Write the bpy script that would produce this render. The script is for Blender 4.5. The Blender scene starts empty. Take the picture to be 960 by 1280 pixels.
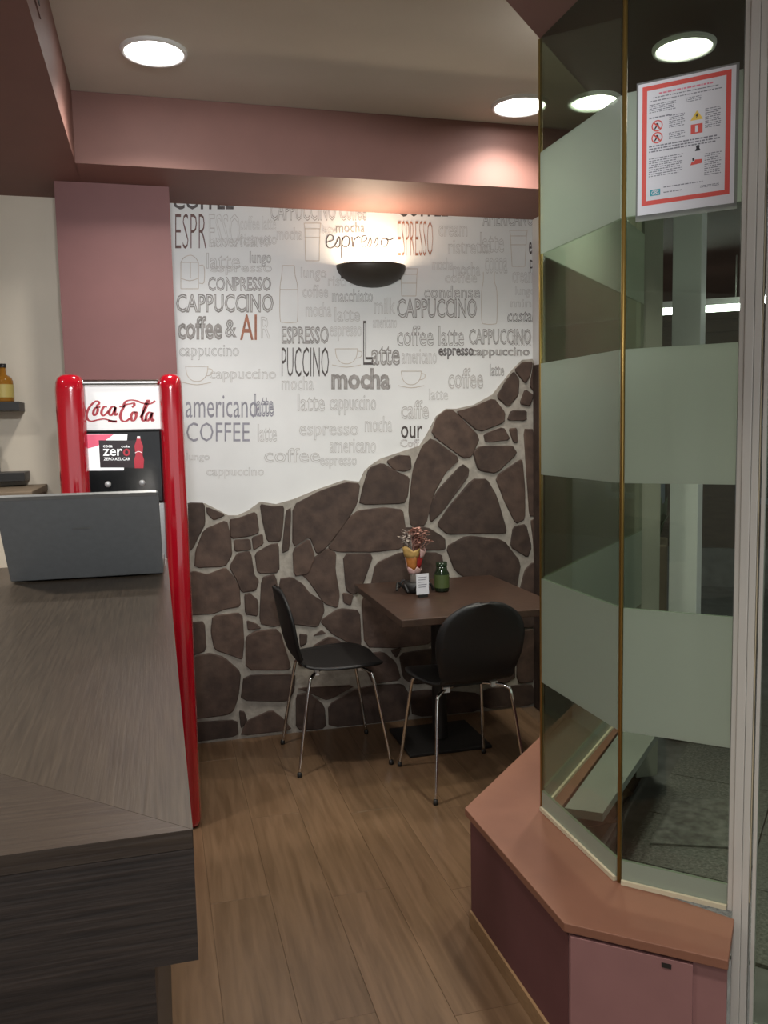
import bpy, bmesh, math, random
from mathutils import Vector, Matrix, noise
random.seed(7)
S = bpy.context.scene
COL = S.collection

# ------------------------------------------------------------------ camera
F, CH = 1060.0, 1.5
def cam_axes(yaw=14.9, pitch=5.7, roll=1.2):
    y, p, r = (math.radians(a) for a in (yaw, pitch, roll))
    f = Vector((math.sin(y)*math.cos(p), math.cos(y)*math.cos(p), -math.sin(p)))
    r0 = Vector((math.cos(y), -math.sin(y), 0)); u0 = r0.cross(f)
    return math.cos(r)*r0 - math.sin(r)*u0, math.cos(r)*u0 + math.sin(r)*r0, f
CR, CU, CF = cam_axes()
CC = Vector((0, 0, CH))
cd = bpy.data.cameras.new('camera'); cam = bpy.data.objects.new('camera', cd); COL.objects.link(cam)
M = Matrix.Identity(4)
for i in range(3):
    M[i][0] = CR[i]; M[i][1] = CU[i]; M[i][2] = -CF[i]; M[i][3] = CC[i]
cam.matrix_world = M
cd.sensor_width = 36; cd.lens = F/1280*36; cd.clip_start = 0.02
S.camera = cam

# ------------------------------------------------------------------ world, exposure
S.view_settings.view_transform = 'Standard'; S.view_settings.look = 'None'
S.view_settings.gamma = 1; S.view_settings.use_curve_mapping = False
S.view_settings.exposure = 0.0
w = bpy.data.worlds.new('daylight'); S.world = w; w.use_nodes = True
w.node_tree.nodes['Background'].inputs[0].default_value = (0.97, 0.98, 1.0, 1)
w.node_tree.nodes['Background'].inputs[1].default_value = 0.95
DOWN_W = 9.0       # watts of one downlight
SCONCE_W = 3.6

# ------------------------------------------------------------------ the room's main measures
YW = 4.08          # back wall
ZS = 2.533         # soffit
ZC = 2.80          # raised ceiling
YF = 3.553         # back edge of the raised ceiling
XL = -0.25         # left edge of the raised ceiling
DG = 1.155         # y - x on the diagonal glass line
XR = 1.90          # short right wall
CTZ = 1.10         # bar counter top
SILL = 0.37

def ray(px, py): return CF*F + CR*(px-480) - CU*(py-640)
def on_y(px, py, y): d = ray(px, py); return CC + d*(y/d.y)
def on_z(px, py, z): d = ray(px, py); return CC + d*((z-CH)/d.z)

# ------------------------------------------------------------------ materials
def mat(name, col, rough=0.5, metal=0.0, spec=0.5, coat=0.0, var=0.0, scale=8.0, col2=None, bump=0.0,
        stretch=(1, 1, 1), detail=4, emit=None, es=0.0, rnd=0.0, coords='Object', dist=0.0):
    m = bpy.data.materials.new(name); m.use_nodes = True
    nt = m.node_tree; b = nt.nodes['Principled BSDF']
    b.inputs['Base Color'].default_value = (*col, 1); b.inputs['Roughness'].default_value = rough
    b.inputs['Metallic'].default_value = metal; b.inputs['Specular IOR Level'].default_value = spec
    b.inputs['Coat Weight'].default_value = coat; b.inputs['Coat Roughness'].default_value = 0.06
    if emit: b.inputs['Emission Color'].default_value = (*emit, 1); b.inputs['Emission Strength'].default_value = es
    if var or bump or col2 or rnd:
        tc = nt.nodes.new('ShaderNodeTexCoord'); mp = nt.nodes.new('ShaderNodeMapping')
        mp.inputs['Scale'].default_value = stretch
        nt.links.new(tc.outputs[coords], mp.inputs[0])
        n = nt.nodes.new('ShaderNodeTexNoise'); n.inputs['Scale'].default_value = scale; n.inputs['Detail'].default_value = detail
        n.inputs['Distortion'].default_value = dist
        nt.links.new(mp.outputs[0], n.inputs['Vector'])
        if rnd:
            oi = nt.nodes.new('ShaderNodeObjectInfo'); va = nt.nodes.new('ShaderNodeVectorMath'); va.operation = 'SCALE'
            cb = nt.nodes.new('ShaderNodeCombineXYZ')
            for k in range(3): nt.links.new(oi.outputs['Random'], cb.inputs[k])
            nt.links.new(cb.outputs[0], va.inputs[0]); va.inputs['Scale'].default_value = 40
            ad = nt.nodes.new('ShaderNodeVectorMath'); ad.operation = 'ADD'
            nt.links.new(mp.outputs[0], ad.inputs[0]); nt.links.new(va.outputs[0], ad.inputs[1])
            nt.links.new(ad.outputs[0], n.inputs['Vector'])
        rp = nt.nodes.new('ShaderNodeValToRGB')
        c2 = col2 or tuple(max(0, c*(1-var)) for c in col)
        rp.color_ramp.elements[0].position = 0.33; rp.color_ramp.elements[1].position = 0.67
        rp.color_ramp.elements[0].color = (*c2, 1); rp.color_ramp.elements[1].color = (*col, 1)
        nt.links.new(n.outputs['Fac'], rp.inputs[0])
        out = rp.outputs[0]
        if rnd:
            hs = nt.nodes.new('ShaderNodeHueSaturation')
            mr = nt.nodes.new('ShaderNodeMapRange'); mr.inputs['To Min'].default_value = 1-rnd; mr.inputs['To Max'].default_value = 1+rnd
            nt.links.new(oi.outputs['Random'], mr.inputs['Value']); nt.links.new(mr.outputs[0], hs.inputs['Value'])
            nt.links.new(out, hs.inputs['Color']); out = hs.outputs[0]
        nt.links.new(out, b.inputs['Base Color'])
        if bump:
            bp = nt.nodes.new('ShaderNodeBump'); bp.inputs['Strength'].default_value = bump; bp.inputs['Distance'].default_value = 0.01
            nt.links.new(n.outputs['Fac'], bp.inputs['Height']); nt.links.new(bp.outputs[0], b.inputs['Normal'])
    return m

def glass_mat(name, tint, film=0.0, film_col=(0.5, 0.55, 0.5), film_rough=0.5):
    m = bpy.data.materials.new(name); m.use_nodes = True; nt = m.node_tree
    nt.nodes.remove(nt.nodes['Principled BSDF']); out = nt.nodes['Material Output']
    tr = nt.nodes.new('ShaderNodeBsdfTransparent'); tr.inputs[0].default_value = (*tint, 1)
    base = tr.outputs[0]
    if film:
        di = nt.nodes.new('ShaderNodeBsdfDiffuse'); di.inputs[0].default_value = (*film_col, 1)
        tl = nt.nodes.new('ShaderNodeBsdfTranslucent'); tl.inputs[0].default_value = (*film_col, 1)
        a = nt.nodes.new('ShaderNodeMixShader'); a.inputs[0].default_value = 0.4
        nt.links.new(di.outputs[0], a.inputs[1]); nt.links.new(tl.outputs[0], a.inputs[2])
        c = nt.nodes.new('ShaderNodeMixShader'); c.inputs[0].default_value = film
        nt.links.new(tr.outputs[0], c.inputs[1]); nt.links.new(a.outputs[0], c.inputs[2]); base = c.outputs[0]
    g = nt.nodes.new('ShaderNodeBsdfGlossy'); g.inputs['Roughness'].default_value = 0.02 if not film else 0.12
    fr = nt.nodes.new('ShaderNodeFresnel'); fr.inputs['IOR'].default_value = 1.5
    ge = nt.nodes.new('ShaderNodeNewGeometry'); mr = nt.nodes.new('ShaderNodeMapRange')      # inner face of the sheet: same outside angle, no total reflection
    mr.inputs['To Min'].default_value = 1.5; mr.inputs['To Max'].default_value = 1/1.5
    nt.links.new(ge.outputs['Backfacing'], mr.inputs['Value']); nt.links.new(mr.outputs[0], fr.inputs['IOR'])
    mx = nt.nodes.new('ShaderNodeMixShader')
    nt.links.new(fr.outputs[0], mx.inputs[0]); nt.links.new(base, mx.inputs[1]); nt.links.new(g.outputs[0], mx.inputs[2])
    nt.links.new(mx.outputs[0], out.inputs['Surface'])
    return m

def emat(name, col, s):
    m = bpy.data.materials.new(name); m.use_nodes = True; nt = m.node_tree
    nt.nodes.remove(nt.nodes['Principled BSDF']); e = nt.nodes.new('ShaderNodeEmission')
    e.inputs[0].default_value = (*col, 1); e.inputs[1].default_value = s
    nt.links.new(e.outputs[0], nt.nodes['Material Output'].inputs['Surface']); return m

MT = dict(
    mural=mat('mural_paper', (0.73, 0.73, 0.715), 0.42, var=0.10, scale=3.0, spec=0.45),
    cream=mat('cream_paint', (0.72, 0.65, 0.53), 0.7, var=0.05, scale=4),
    ceil=mat('ceiling_paint', (0.60, 0.54, 0.465), 0.85, var=0.04, scale=5),
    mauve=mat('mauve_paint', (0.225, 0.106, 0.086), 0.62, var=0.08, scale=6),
    mauve2=mat('pilaster_paint', (0.20, 0.082, 0.078), 0.6, var=0.08, scale=6),
    olive=mat('olive_paint', (0.30, 0.30, 0.25), 0.7, var=0.15, scale=6),
    subfloor=mat('subfloor', (0.16, 0.10, 0.055), 0.6, var=0.3, scale=10),
    plank=mat('oak_plank', (0.190, 0.116, 0.066), 0.30, col2=(0.125, 0.074, 0.039), scale=3.0, stretch=(14, 1.0, 1), detail=7, bump=0.03, rnd=0.07, dist=0.6),
    mortar=mat('mortar', (0.37, 0.335, 0.285), 0.9, var=0.25, scale=30, bump=0.4),
    stone=mat('brown_stone', (0.082, 0.050, 0.036), 0.75, col2=(0.044, 0.026, 0.019), scale=16, detail=8, bump=0.5, rnd=0.30),
    counter_y=mat('counter_laminate', (0.066, 0.050, 0.034), 0.36, col2=(0.037, 0.027, 0.018), scale=5.0, stretch=(38, 1.4, 6), detail=6, bump=0.06),
    counter_x=mat('counter_laminate_cross', (0.058, 0.042, 0.029), 0.36, col2=(0.036, 0.025, 0.018), scale=5.0, stretch=(1.4, 38, 38), detail=6, bump=0.06),
    fascia=mat('counter_edge', (0.046, 0.034, 0.027), 0.5, col2=(0.016, 0.012, 0.010), scale=5.0, stretch=(1.6, 4, 42), detail=7, bump=0.10),
    red=mat('red_lacquer', (0.40, 0.004, 0.014), 0.13, coat=1.0, spec=0.6),
    chrome=mat('chrome', (0.75, 0.74, 0.72), 0.14, metal=1),
    steel=mat('brushed_steel', (0.55, 0.55, 0.54), 0.32, metal=1, var=0.1, scale=40, stretch=(1, 1, 20)),
    silver=mat('silver_plastic', (0.42, 0.42, 0.42), 0.35, metal=0.4),
    white=mat('white_plastic', (0.80, 0.79, 0.77), 0.35),
    signlit=mat('lit_white_sign', (0.85, 0.84, 0.82), 0.35, emit=(1, 0.98, 0.95), es=0.25),
    logo=mat('logo_red', (0.50, 0.008, 0.02), 0.4),
    black=mat('black_gloss', (0.012, 0.013, 0.014), 0.12),
    blackmat=mat('black_matte', (0.014, 0.013, 0.012), 0.5),
    chairblk=mat('chair_black', (0.006, 0.0055, 0.0055), 0.5),
    lapgrey=mat('laptop_grey', (0.17, 0.18, 0.185), 0.45, metal=0.1, var=0.08, scale=60),
    lapedge=mat('laptop_edge', (0.30, 0.31, 0.31), 0.35, metal=0.6),
    table=mat('table_laminate', (0.062, 0.033, 0.021), 0.4, col2=(0.034, 0.018, 0.012), scale=5, stretch=(3, 20, 3), detail=5),
    sill=mat('sill_terracotta', (0.225, 0.098, 0.060), 0.55, var=0.08, scale=12),
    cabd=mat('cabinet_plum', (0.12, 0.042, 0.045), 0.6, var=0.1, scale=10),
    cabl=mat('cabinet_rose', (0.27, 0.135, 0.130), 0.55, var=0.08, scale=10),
    base=mat('oak_skirting', (0.33, 0.20, 0.10), 0.45, var=0.2, scale=8, stretch=(6, 6, 20)),
    brass=mat('brass_strip', (0.36, 0.235, 0.065), 0.35, metal=0.75),
    silic=mat('silicone_bead', (0.62, 0.56, 0.40), 0.4),
    alu=mat('grey_aluminium', (0.60, 0.59, 0.545), 0.42, metal=0.15, var=0.05, scale=5),
    clear=glass_mat('clear_glass', (0.72, 0.77, 0.70)),
    frost=glass_mat('frosted_glass', (0.70, 0.76, 0.70), 0.80, (0.44, 0.50, 0.42)),
    paper=mat('paper', (0.68, 0.68, 0.71), 0.6),
    sleeve=glass_mat('plastic_sleeve', (0.75, 0.76, 0.75), 0.35, (0.5, 0.5, 0.5)),
    nred=mat('notice_red', (0.66, 0.085, 0.065), 0.6),
    ngrey=mat('notice_grey_print', (0.20, 0.20, 0.23), 0.7),
    npink=mat('notice_pink_print', (0.70, 0.22, 0.28), 0.7),
    nblack=mat('notice_black_print', (0.03, 0.03, 0.035), 0.7),
    nyel=mat('notice_yellow', (0.75, 0.52, 0.08), 0.6),
    nteal=mat('notice_teal', (0.04, 0.32, 0.38), 0.6),
    ink_dark=mat('ink_dark', (0.105, 0.085, 0.08), 0.6, var=0.5, scale=30),
    ink_brown=mat('ink_brown', (0.19, 0.10, 0.085), 0.6, var=0.4, scale=30),
    ink_grey=mat('ink_grey', (0.36, 0.335, 0.315), 0.6, var=0.35, scale=30),
    ink_faint=mat('ink_faint', (0.52, 0.49, 0.465), 0.6, var=0.2, scale=30),
    ink_tan=mat('ink_tan', (0.55, 0.47, 0.39), 0.6, var=0.2, scale=30),
    ink_rust=mat('ink_rust', (0.42, 0.17, 0.10), 0.6, var=0.4, scale=30),
    ink_blue=mat('ink_blue_grey', (0.32, 0.31, 0.355), 0.6, var=0.3, scale=30),
    sconce=mat('dark_bronze', (0.055, 0.045, 0.036), 0.5, metal=0.3),
    lamp=emat('lamp_glow', (1.0, 0.985, 0.95), 14), bulb=emat('bulb_glow', (1.0, 0.80, 0.55), 30),
    tube=emat('tube_glow', (0.93, 1.0, 0.97), 22),
    shelf=mat('shelf_grey', (0.075, 0.068, 0.065), 0.55, var=0.2, scale=10, stretch=(2, 10, 10)),
    pave=mat('granite_paving', (0.20, 0.20, 0.185), 0.45, col2=(0.06, 0.06, 0.056), scale=90, detail=8, bump=0.1),
    street=mat('street_paving', (0.17, 0.17, 0.17), 0.7, var=0.35, scale=12, detail=6),
    boards=mat('dark_brown_boards', (0.085, 0.062, 0.046), 0.6, col2=(0.045, 0.033, 0.025), scale=4, stretch=(2, 2, 14)),
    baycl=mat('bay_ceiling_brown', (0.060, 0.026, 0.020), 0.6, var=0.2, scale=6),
    tan=mat('tan_render', (0.22, 0.165, 0.11), 0.7, var=0.15, scale=8),
    bluegrey=mat('blue_grey_metal', (0.13, 0.16, 0.19), 0.4, var=0.15, scale=6),
    ledge=mat('grey_ledge', (0.24, 0.25, 0.225), 0.5, var=0.1, scale=8), palerefl=mat('pale_reflection', (0.20, 0.20, 0.19), 0.9, var=0.6, scale=25, detail=8),  # the mottled grey is the tone of the imitated reflection on the paving
    colwhite=mat('column_white', (0.92, 0.93, 0.92), 0.5),
    leaf=mat('leaf_green', (0.05, 0.08, 0.035), 0.6, var=0.5, scale=20),
)

# ------------------------------------------------------------------ helpers
def link(o, parent=None, label=None, cat=None, group=None, kind=None):
    COL.objects.link(o)
    if parent is not None:
        o.parent = parent
    if label: o['label'] = label
    if cat: o['category'] = cat
    if group: o['group'] = group
    if kind: o['kind'] = kind
    return o
def thing(name, loc, label, cat, group=None, rz=0.0, kind=None):
    o = bpy.data.objects.new(name, None); o.location = loc; o.rotation_euler = (0, 0, rz); o.empty_display_size = 0.05
    return link(o, None, label, cat, group, kind)
def mesh(name, vs, fs, m, parent=None, smooth=False, world=False, **k):
    me = bpy.data.meshes.new(name); me.from_pydata([tuple(v) for v in vs], [], fs); me.update()
    bm = bmesh.new(); bm.from_mesh(me); bmesh.ops.recalc_face_normals(bm, faces=bm.faces); bm.to_mesh(me); bm.free()
    me.materials.append(MT[m] if isinstance(m, str) else m)
    if smooth:
        for p in me.polygons: p.use_smooth = True
    o = bpy.data.objects.new(name, me)
    link(o, parent, **k)
    if world and parent is not None: o.location = -parent.location   # geometry given in room coordinates
    return o
def bev(o, wd, seg=2, ang=0.6):
    bm = bmesh.new(); bm.from_mesh(o.data)
    es = [e for e in bm.edges if len(e.link_faces) == 2 and e.calc_face_angle(0) > ang]
    bmesh.ops.bevel(bm, geom=es, offset=wd, segments=seg, affect='EDGES', profile=0.5)
    bm.to_mesh(o.data); bm.free(); return o
def box(name, x0, x1, y0, y1, z0, z1, m, parent=None, bevel=0, world=True, **k):
    vs = [(x, y, z) for z in (z0, z1) for y in (y0, y1) for x in (x0, x1)]
    fs = [(0, 1, 3, 2), (4, 6, 7, 5), (0, 4, 5, 1), (2, 3, 7, 6), (0, 2, 6, 4), (1, 5, 7, 3)]
    o = mesh(name, vs, fs, m, parent, world=world, **k)
    if bevel: bev(o, bevel)
    return o
def prism(name, poly, z0, z1, m, parent=None, bevel=0, world=True, **k):
    n = len(poly)
    vs = [(p[0], p[1], z0) for p in poly] + [(p[0], p[1], z1) for p in poly]
    fs = [tuple(range(n))[::-1], tuple(range(n, 2*n))] + [(i, (i+1) % n, n+(i+1) % n, n+i) for i in range(n)]
    o = mesh(name, vs, fs, m, parent, world=world, **k)
    if bevel: bev(o, bevel)
    return o
def vbox(name, a, b, t, z0, z1, m, parent=None, bevel=0, **k):
    """upright slab whose centre line runs from a to b in plan"""
    a = Vector(a); b = Vector(b); d = (b-a).normalized(); nrm = Vector((-d.y, d.x))*t/2
    return prism(name, [a-nrm, b-nrm, b+nrm, a+nrm], z0, z1, m, parent, bevel, **k)
def catmull(pts, sub=6, closed=False):
    P = [Vector(p) for p in pts]; out = []; n = len(P)
    for i in range(n if closed else n-1):
        if closed: p0, p1, p2, p3 = P[i-1], P[i], P[(i+1) % n], P[(i+2) % n]
        else: p0, p1, p2, p3 = P[max(i-1, 0)], P[i], P[i+1], P[min(i+2, n-1)]
        for s in range(sub):
            t = s/sub
            out.append(0.5*((2*p1)+(p2-p0)*t+(2*p0-5*p1+4*p2-p3)*t*t+(3*p1-p0-3*p2+p3)*t**3))
    if not closed: out.append(P[-1])
    return out
def tube_geo(path, r, n=8, radii=None):
    P = [Vector(p) for p in path]; vs = []; fs = []
    up = Vector((0, 0, 1))
    t0 = (P[1]-P[0]).normalized()
    if abs(t0.dot(up)) > 0.9: up = Vector((1, 0, 0))
    a = t0.cross(up).normalized()
    for i, p in enumerate(P):
        t = ((P[min(i+1, len(P)-1)]-P[max(i-1, 0)])).normalized()
        a = (a - t*a.dot(t)).normalized(); b = t.cross(a)
        rr = radii[i] if radii else r
        for k in range(n):
            q = 2*math.pi*k/n; vs.append(p + (a*math.cos(q)+b*math.sin(q))*rr)
    for i in range(len(P)-1):
        for k in range(n):
            fs.append((i*n+k, i*n+(k+1) % n, (i+1)*n+(k+1) % n, (i+1)*n+k))
    fs.append(tuple(range(n))[::-1]); fs.append(tuple(range((len(P)-1)*n, len(P)*n)))
    return vs, fs
def tube(name, path, r, m, parent=None, n=8, radii=None, world=False, **k):
    vs, fs = tube_geo(path, r, n, radii)
    return mesh(name, vs, fs, m, parent, smooth=True, world=world, **k)
def lathe(name, prof, m, parent=None, c=(0, 0, 0), n=24, a0=0, a1=2*math.pi, world=False, **k):
    full = abs(a1-a0-2*math.pi) < 1e-4
    vs = []; fs = []; L = len(prof); N = n if full else n+1
    for i in range(N):
        q = a0+(a1-a0)*i/n
        for (r, z) in prof: vs.append((c[0]+r*math.cos(q), c[1]+r*math.sin(q), c[2]+z))
    for i in range(n):
        j = (i+1) % N
        for s in range(L-1): fs.append((i*L+s, j*L+s, j*L+s+1, i*L+s+1))
    o = mesh(name, vs, fs, m, parent, smooth=True, world=world, **k)
    bm = bmesh.new(); bm.from_mesh(o.data); bmesh.ops.remove_doubles(bm, verts=bm.verts, dist=1e-5)
    bmesh.ops.recalc_face_normals(bm, faces=bm.faces); bm.to_mesh(o.data); bm.free()
    return o

# text as flat printed geometry -------------------------------------------------
def text_geo(s, outline=0.0, shear=0.0, bold=0.0):
    cu = bpy.data.curves.new('t', 'FONT'); cu.body = s; cu.resolution_u = 2; cu.shear = shear
    if outline:
        cu.fill_mode = 'NONE'; cu.bevel_depth = outline; cu.bevel_resolution = 0
    elif bold: cu.offset = bold
    o = bpy.data.objects.new('t', cu); COL.objects.link(o)
    dg = bpy.context.evaluated_depsgraph_get(); me = bpy.data.meshes.new_from_object(o.evaluated_get(dg))
    vs = [(v.co.x, v.co.y, v.co.z) for v in me.vertices]; fs = [tuple(p.vertices) for p in me.polygons]
    bpy.data.objects.remove(o); bpy.data.curves.remove(cu); bpy.data.meshes.remove(me)
    x0 = min(v[0] for v in vs); x1 = max(v[0] for v in vs); y0 = min(v[1] for v in vs); y1 = max(v[1] for v in vs)
    return [((v[0]-x0)/(x1-x0), (v[1]-y0)/(y1-y0), v[2]) for v in vs], fs
def nib_geo(strokes, wx, wy, sub=7):
    """broad-nib pen strokes -> flat ribbons; strokes are lists of 2-D points"""
    vs = []; fs = []
    for st in strokes:
        P = catmull([(p[0], p[1], 0) for p in st], sub); b = len(vs)
        for i, p in enumerate(P):
            t = (P[min(i+1, len(P)-1)]-P[max(i-1, 0)]); t = t.normalized() if t.length else Vector((1, 0, 0))
            nn = Vector((-t.y, t.x, 0)); half = max(abs(nn.x*wx*0.5), abs(nn.y*wy*0.5), 0.28*min(wx, wy))
            half = math.hypot(nn.x*wx*0.5, nn.y*wy*0.5)
            vs += [p+nn*half, p-nn*half]
        for i in range(len(P)-1): fs.append((b+2*i, b+2*i+1, b+2*i+3, b+2*i+2))
    return vs, fs

# ================================================================== STRUCTURE
# back wall: mural paper between pilaster and corner, cream paint left of the pilaster
wall = thing('wall_back', (0, YW, 0), None, None, kind='structure')
box('mural_panel', -0.1, XR+0.1, YW, YW+0.12, 0, ZC+0.1, 'mural', wall)
box('painted_panel', -3.2, -0.1, YW, YW+0.12, 0, ZC+0.1, 'cream', wall)
box('wall_left', -3.3, -3.2, -3.0, YW+0.12, 0, ZC+0.1, 'cream', kind='structure')
box('trim_1', -0.355, 0.102, 3.81, YW-0.001, 0, ZS-0.001, 'mauve2', kind='structure')          # pilaster
wr = box('wall_right', XR, XR+0.10, XR+DG+0.02, YW, 0, ZC+0.1, 'olive', kind='structure')
box('mural_return', XR-0.004, XR-0.0005, 3.94, YW-0.001, 1.80, ZS-0.001, 'mural', wr)
box('stone_return', XR-0.016, XR-0.0005, 3.95, YW-0.030, 0.0, 1.80, 'stone', wr)
# ceiling: raised field, soffits
box('ceiling', -3.3, 3.4, -3.0, YW+0.12, ZC, ZC+0.1, 'ceil', kind='structure')
box('trim_2', XL-0.002, XR-0.001, YF, YW-0.001, ZS, ZC-0.001, 'mauve', kind='structure')         # back soffit
box('trim_3', -3.2, XL, -3.0, YW-0.001, ZS, ZC-0.001, 'mauve', kind='structure')                # left soffit
prism('trim_4', [(XL, XL+DG), (XL, -3.0), (3.4, -3.0), (1.26, 1.60), (1.05, 1.80), (1.05, 2.205)], ZS, ZC-0.001, 'mauve', kind='structure')
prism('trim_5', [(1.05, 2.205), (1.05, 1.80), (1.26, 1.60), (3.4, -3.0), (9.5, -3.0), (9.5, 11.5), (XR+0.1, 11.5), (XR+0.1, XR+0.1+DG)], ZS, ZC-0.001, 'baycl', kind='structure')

# floor with single planks
floor = thing('floor', (0, 0, 0), None, None, kind='structure')
prism('substrate', [(-3.3, -3.0), (3.0, -3.0), (1.28, 1.56), (1.06, 1.80), (1.06, 2.21), (XR+0.1, XR+0.1+DG), (XR+0.1, YW), (-3.3, YW)], -0.08, -0.004, 'subfloor', floor)
PW, PL = 0.19, 1.20
def plank_mesh(L):
    o = box('plank', 0, PW-0.0007, 0, L-0.0007, -0.004, 0.0, 'plank', None, world=False)
    bev(o, 0.0004, 1); me = o.data; bpy.data.objects.remove(o); return me
pm = {}
x = -0.28; row = 0
while x < XR-0.01:
    y = -0.9+((row*0.47) % 1.0)*PL
    while y < YW-0.01:
        ya = max(y, x+PW+DG-0.03) if x+PW > 1.06 else y
        L = round(min(y+PL, YW-0.003)-ya, 4)
        if L > 0.03 and ya+L > 0.4 and x+PW < XR:
            if L not in pm: pm[L] = plank_mesh(L)
            o = bpy.data.objects.new('plank', pm[L]); o.location = (x, ya, 0); link(o, floor)
        y += PL
    x += PW; row += 1

# ------------------------------------------------------------------ stone cladding on the back wall
CONT = [(205,640),(222,632),(238,628),(256,629),(272,637),(285,644),(297,644),(310,638),(325,627),(345,630),(366,624),(398,611),(430,600),(449,602),
        (455,589),(462,582),(476,573),(500,565),(524,557),(533,543),(545,520),(557,511),(570,511),(592,506),(615,493),(628,477),(640,462),(652,450),(664,449),(667,452)]
pts = [on_y(*p, YW) for p in CONT]
pts[-1].x = XR-0.003
poly = [(max(p.x, 0.105), p.z) for p in pts]
poly = [(0.105, 0.0)] + poly + [(XR-0.003, 0.0)]
def wall_slab(name, poly, y_back, y_front, m, parent, soft=0.0, chaikin=0):
    P = [Vector((p[0], p[1])) for p in poly]
    for _ in range(chaikin):
        Q = []
        for i in range(len(P)):
            a, b = P[i], P[(i+1) % len(P)]
            Q += [a*0.87+b*0.13, a*0.13+b*0.87]
        P = Q
    area = sum(P[i].x*P[(i+1) % len(P)].y-P[(i+1) % len(P)].x*P[i].y for i in range(len(P)))
    if area < 0: P.reverse()
    n = len(P); yb, yf = y_back-YW, y_front-YW
    vs = [(p.x, yb, p.y) for p in P]; fs = []
    if soft:
        c = sum(P, Vector((0, 0)))/n
        vs += [(p.x, yf+soft*0.7, p.y) for p in P]
        for p in P:
            d = c-p; q = p+d.normalized()*min(soft, d.length*0.3)
            vs.append((q.x, yf+random.uniform(-.0012, .0012), q.y))
        rings = 3
    else:
        vs += [(p.x, yf, p.y) for p in P]; rings = 2
    for r in range(rings-1):
        for i in range(n): fs.append((r*n+i, r*n+(i+1) % n, (r+1)*n+(i+1) % n, (r+1)*n+i))
    fs.append(tuple(range((rings-1)*n, rings*n))); fs.append(tuple(range(n))[::-1])
    return mesh(name, vs, fs, m, parent)
wall_slab('mortar', poly, YW-0.0005, YW-0.014, 'mortar', wall)
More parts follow.
